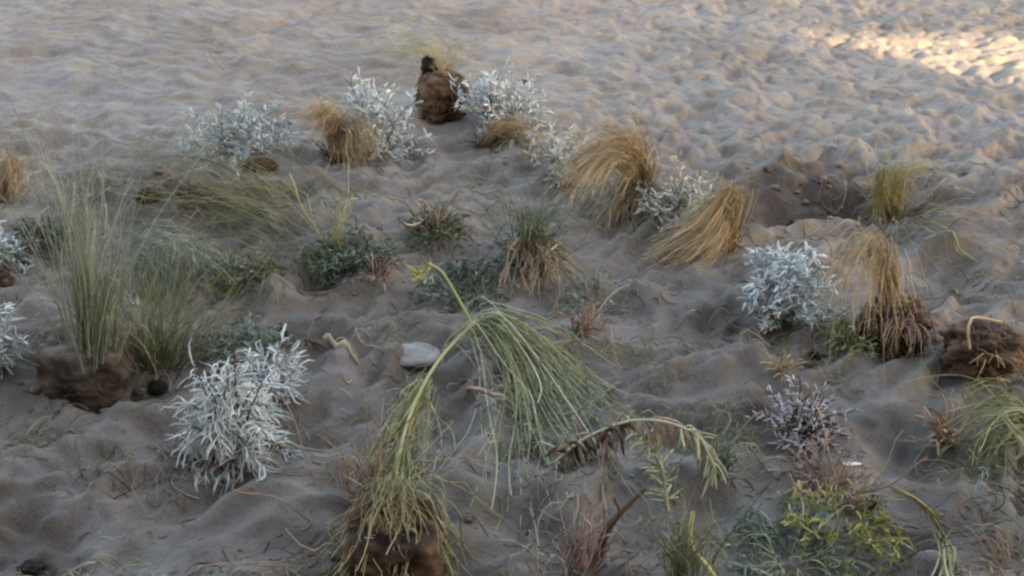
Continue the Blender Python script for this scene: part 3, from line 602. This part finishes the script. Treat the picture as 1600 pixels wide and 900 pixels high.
b = G(925,885); r_ = root('dead_branch', 'thick reddish brown dead branch leaning up right at the bottom edge', 'dead branch', b)
g = Geo(); br = np.array([resample([W(b,(905,925,0)),W(b,(930,880,0)),W(b,(950,825,.02)),W(b,(985,785,.04)),W(b,(1008,764,.05))],14)])
g.tubes(br, (np.linspace(.012,.004,14)*(1+.25*rng.random(14)))[None], .3, 1, 7)
g.tubes(np.array([resample([W(b,(955,822,.02)),W(b,(968,800,0)),W(b,(960,780,0))],8)]), .0035, .4, 1, 5); g.obj('branch', M['brown'], r_, b)
g = Geo(); fan(g, b, [[(900,900),(915,850,0),(920,800,0)],[(915,900),(930,850,0),(940,810,0)],[(880,905),(890,870,0),(905,840,0)]], 55, .02, .0028, .0016, (.5,.22), .2, .6, 8, .4, .008); g.obj('dead_stems', M['pink'], r_, b)

# ---- yellow stem with fine green, bottom
b = G(1085,905); r_ = root('yellow_stem_plant', 'bright yellow bent stem among thin green blades at the bottom edge', 'plant', b)
g = Geo(); g.tubes(np.array([resample([W(b,(1125,915,-.03)),W(b,(1105,885,-.02)),W(b,(1084,860,0)),W(b,(1078,835,0)),W(b,(1083,800,0))],16)]), np.linspace(.0055,.0035,16)[None], .78, 1, 6); g.obj('stem', M['yellow'], r_, b)
g = Geo(); fan(g, b, [[(1050,910,0),(1045,860,0),(1035,820,0)],[(1075,910,0),(1070,850,0),(1085,800,0)],[(1100,910,0),(1110,860,0),(1120,820,0)]], 90, .025, .0019, .001, (.6,.25), .2, .5, 9, .4, .008); g.obj('blades', M['olive'], r_, b)
herb('sea-green feathery low bush spreading along the bottom edge right of centre', (1235,895),
  sprays=[dict(n=100, L=.14, tilt=(45,89), rad=.13, mat='teal', droop=.14, tint=(.55,.25), lv=dict(per=7, L=.034, r=.0028, tint=(.55,.28))),
          dict(n=40, L=.16, tilt=(20,80), rad=.10, mat='pale', droop=.35, tint=(.6,.2), r0=.0024, part='pale_stems')], name='feathery_bush', cat='bush')
herb('yellow-green leafy cluster with rusty tops right of the yellow stem', (1300,805),
  [([[(1270,800),(1262,765,0),(1258,750,0)],[(1300,800),(1305,760,0),(1300,735,0)],[(1330,800),(1345,765,0),(1362,768,-.02)]], dict(n=22, mat='pink', part='rusty_tips', jit=.02, r0=.002, r1=.002, tint=(.7,.2)))],
  [dict(n=48, L=.12, tilt=(25,88), rad=.10, mat='lime', tint=(.6,.2), off=(0,-.04), lv=dict(per=6, L=.035, r=.0050, mat='yellow', tint=(.25,.28)))])
b = G(1400,800)
herb('long bent tan stem drooping right and down to the bottom edge', (1440,840),
  [([[(1395,768,.02),(1420,772,0),(1450,795,0),(1475,850,-.02),(1492,915,-.05)],[(1398,764,.02),(1425,778,0),(1455,805,0),(1472,850,-.02),(1480,915,-.05)]], dict(n=10, mat='straw', part='stem', r0=.003, r1=.0045, jit=.006, tint=(.7,.15), k=14, short=.05, lv=dict(per=6, L=.03, r=.002, mat='straw', tint=(.6,.25)))),
   ([[(1350,790),(1375,770,0),(1400,768,0)],[(1370,800),(1385,780,0),(1405,772,0)]], dict(n=18, mat='olive', jit=.02, r0=.003))], name='bent_stem', cat='plant')
herb('spreading green plant at the right edge, blades swept left toward a rusty tip', (1570,700),
  [([[(1610,690),(1570,640,0),(1520,660,-.03),(1480,700)],[(1610,680),(1580,622,0),(1530,640,-.02),(1488,680)],[(1620,700),(1590,660,0),(1545,690,-.03),(1530,760)],[(1620,650),(1600,620,0),(1560,615,0),(1500,640)]], dict(n=62, mat='lime', r0=.0026, r1=.0014, flat=.3, jit=.025, tint=(.68,.22), k=12)),
   ([[(1560,640,0),(1590,680,-.05),(1602,720,-.08)],[(1565,640,0),(1595,690,-.05),(1612,740,-.08)]], dict(n=5, mat='straw', part='pale_stems', r0=.0045, r1=.0035, jit=.008, tint=(.85,.1))),
   ([[(1480,690),(1465,660,0),(1450,655,0)],[(1485,695),(1475,665,0),(1480,640,0)]], dict(n=34, mat='pink', part='dry_leaves', jit=.016, r0=.0028, r1=.004, tint=(.65,.2))),
   ([[(1530,720),(1530,740,-.02),(1532,772,-.04)],[(1535,720),(1540,745,-.02),(1545,775,-.04)]], dict(n=10, mat='silver', part='white_tips', jit=.008, r0=.0024, tint=(.5,.1)))],
  [dict(n=60, L=.13, tilt=(30,88), rad=.12, mat='olive', tint=(.55,.25), off=(.02,-.06), lv=dict(per=3, L=.03, r=.004))])
herb('yellow-green sprig tucked under the left side of the mop-headed root ball', (1328,542),
  sprays=[dict(n=50, L=.10, tilt=(5,75), rad=.035, mat='lime', tint=(.5,.2), lv=dict(per=5, L=.03, r=.0045, tint=(.6,.25)))])
herb('dried pinkish twiggy sprig below the grey-mauve bush', (1285,738),
  sprays=[dict(n=40, L=.14, tilt=(5,85), rad=.06, mat='pink', part='dry_stems', r0=.0022, r1=.0015, tint=(.55,.25), lv=dict(per=3, L=.02, r=.004, tint=(.6,.2)))], name='dry_sprig', cat='dry sprig', group=None)
herb('tiny dry tan and rust sprig left of the black lump, right half', (1222,588),
  sprays=[dict(n=30, L=.08, tilt=(5,70), rad=.03, mat='tan', part='dry_stems', r0=.0025, r1=.002, tint=(.6,.25))], name='dry_sprig', cat='dry sprig', group=None)
herb('small reddish dead sprig in front of the compact dark green bush', (595,458),
  sprays=[dict(n=26, L=.11, tilt=(5,75), rad=.035, mat='pink', part='dry_stems', r0=.0026, r1=.0018, tint=(.45,.25), lv=dict(per=2, L=.02, r=.005))], name='dry_sprig', cat='dry sprig', group=None)
herb('faint mix of pink and green stems at the bottom right corner', (1580,895),
  sprays=[dict(n=60, L=.13, tilt=(10,80), rad=.08, mat='pink', part='dry_stems', tint=(.55,.25)), dict(n=30, L=.12, tilt=(10,80), rad=.08, mat='olive', tint=(.5,.25))])
herb('thin arching green hoop stem between the bluish bush and the black lump', (1300,510),
  [([[(1225,540),(1240,505,0),(1275,492,0),(1305,505,0),(1318,530)],[(1225,542),(1245,508,0),(1275,496,0),(1300,508,0),(1312,535)]], dict(n=8, mat='olive', part='stems', jit=.01, r0=.0026, r1=.002, tint=(.7,.15), short=.1))], name='arched_stem', cat='plant')

# ================================================================ loose things on the sand
def loose(name, label, cat, px, py, rx, ry, rz, seed, mat, rough=.2, boxy=0, tint=.4, sink=.3, freq=3):
    b = G(px, py); g = Geo(); lump(g, b+np.array([0,0,rz*(1-sink)]), rx, ry, rz, seed, rough, boxy, tint, 56, 36, freq)
    o = g.obj(name, M[mat], None, b); tag(o, label, cat); return o
loose('stone', 'smooth pale grey stone, half buried left of the shrub fork, centre', 'stone', 650, 560, .064, .052, .020, 71, 'stone', .05, 0, .4, .4, 1.5)
loose('pebble', 'black pebble behind the pale spray of the large drooping bush', 'pebble', 438, 528, .020, .018, .016, 72, 'dark', .4)
loose('pebble', 'black lump with a sharp edge, below the bluish white bush', 'pebble', 1266, 562, .028, .018, .015, 73, 'dark', .4)  # small black lump set in a shallow dip
loose('clod', 'dark clod just right of the pot-shaped clod at left', 'clod', 248, 612, .024, .02, .018, 74, 'dark')
loose('clod', 'dark flat lump standing in for a dark hollow in the sand right of the far white bushes', 'clod', 820, 132, .030, .02, .012, 75, 'clod')  # dark lump added where the sand has a dark hollow
loose('clod', 'dark brown clod at the head of the flattened olive mat', 'clod', 232, 318, .038, .03, .03, 76, 'peat')
loose('clod', 'reddish brown clod at the left edge below the small pale bush', 'clod', 2, 448, .038, .03, .03, 77, 'peat')
loose('clod', 'long brown clod at the foot of the pale blue-green far bush', 'clod', 408, 264, .06, .03, .022, 78, 'peat')
loose('clod', 'small black clod at the bottom left corner', 'clod', 52, 893, .024, .02, .012, 79, 'dark', .4)
def stick(name, label, cat, pts, r0, r1, mat, tint=.6, flat=1.0, up=.004):
    P_ = [G(p[0], p[1], up+(p[2] if len(p) > 2 else 0)) for p in pts]; g = Geo(); k = 12
    C = np.array([resample(P_, k)]); rr = np.linspace(r0, r1, k); rr = rr*(1+.15*rng.normal(size=k)); rr[0] *= .5; rr[-1] *= .4
    g.tubes(C, rr[None], tint, flat, 6); o = g.obj(name, M[mat], None, P_[0]); tag(o, label, cat)
stick('dry_leaf', 'dry curled tan leaf lying behind and right of the large drooping bush', 'leaf', [(505,528),(525,540,.012),(560,568)], .011, .008, 'tan', .8, .35)
stick('twig', 'thin dark twig standing up by the curled tan leaf', 'twig', [(478,545),(480,525,.03),(492,500,.02)], .003, .002, 'brown', .4)
stick('twig', 'brown knotted twig running into the curled tan leaf', 'twig', [(475,535),(495,535,.01),(512,545)], .007, .005, 'brown', .4)
stick('twig', 'pinkish twig lying across the middle, left of the weeping strands', 'twig', [(728,605),(760,612,.012),(800,640)], .006, .005, 'pink', .7)
stick('twig', 'short white stick above the yellow-green cluster', 'twig', [(1316,726),(1330,725,.004),(1346,725)], .004, .0035, 'silver', .8)
stick('dry_leaf', 'upright white dry leaf at the rusty tip of the right-edge plant', 'leaf', [(1466,712),(1466,700,.012),(1464,690,.02)], .005, .003, 'silver', .9, .4)
stick('twig', 'thin pale straw lying across the right side of bare sand', 'twig', [(1440,375),(1475,378,.008),(1530,410)], .0025, .002, 'straw', .8)
stick('twig', 'slim bent straw on the sand left of the feathery bush', 'twig', [(1350,850),(1400,845,.01),(1470,890)], .0035, .003, 'straw', .9)

# dark crumbled soil round the root balls and in the dug hollow
g = Geo()
for px, py, sx, sy, n in [(1290,315,.30,.14,160),(1215,345,.16,.05,70),(1345,322,.14,.06,60),(1390,528,.11,.06,50),(1535,585,.12,.05,40),(140,628,.16,.07,50),(615,890,.15,.05,50),
                          (72,392,.10,.06,40),(380,730,.10,.06,40),(232,325,.12,.08,40),(860,705,.08,.04,30),(1000,350,.12,.05,30),(1265,560,.08,.05,20),(800,260,.15,.05,25),(560,410,.12,.05,20)]:
    c = P0(px, py)
    for _ in range(n):
        x_, y_ = c[0]+rng.normal()*sx*.8, c[1]+rng.normal()*sy*.8; r_ = .002+.011*rng.random()**4
        lump(g, np.array([x_, y_, float(H(x_, y_))+r_*.3]), r_*(1+.6*rng.random()), r_, r_*.8, int(rng.integers(1, 99)), .35, 0, .55+.6*rng.random(), 9, 6, 2)
o = g.obj('soil_crumbs', M['clod']); tag(o, 'dark crumbled soil strewn in the hollow and round the root balls', 'soil crumbs', None, 'stuff')

# scattered plant litter, thicker in drifts round the plants
def scatter(n, lo, hi, rlo, rhi, thr, lift):
    X = rng.uniform(-1, 1, n); Y = 1.2+2.9*rng.random(n)**1.15; X = X*(.25+Y*.56)
    keep = noise(X*3.1, Y*4.2, 51)+.5*noise(X*8, Y*9, 52)+.35*rng.normal(size=n) > thr+smooth(3.1, 4.0, Y)
    X, Y = X[keep], Y[keep]; n = len(X); a = rng.random(n)*np.pi*2; L_ = rng.uniform(lo, hi, n)**1.0; bend = rng.normal(size=n)*1.2; C = []
    rise = lift*L_*rng.random(n)
    for t in np.linspace(0, 1, 6):
        x_ = X+np.cos(a+bend*t)*L_*t; y_ = Y+np.sin(a+bend*t)*L_*t; C.append(np.stack([x_, y_, H(x_, y_)+.0012+rise*np.sin(t*np.pi*.8)], -1))
    hue = np.clip(.5+.35*noise(X*2.2, Y*2.2, 53)+.22*rng.normal(size=n), 0, 1)
    return np.stack(C, 1), rng.uniform(rlo, rhi, (n,1))*1.6, hue[:,None]
g = Geo(); C, r_, h_ = scatter(9000, .006, .03, .0006, .0016, .05, .05); g.tubes(C, r_, h_, .5, 4)
o = g.obj('plant_litter', M['litter']); tag(o, 'bits of dry leaf and twig scattered over the sand', 'litter', None, 'stuff')
g = Geo(); C, r_, h_ = scatter(9000, .03, .09, .0006, .0013, .25, .6); g.tubes(C, r_, h_, .5, 4)
o = g.obj('ground_cover', M['litter']); tag(o, 'thin wilted blades lying in patches between the plants', 'ground cover', None, 'stuff')
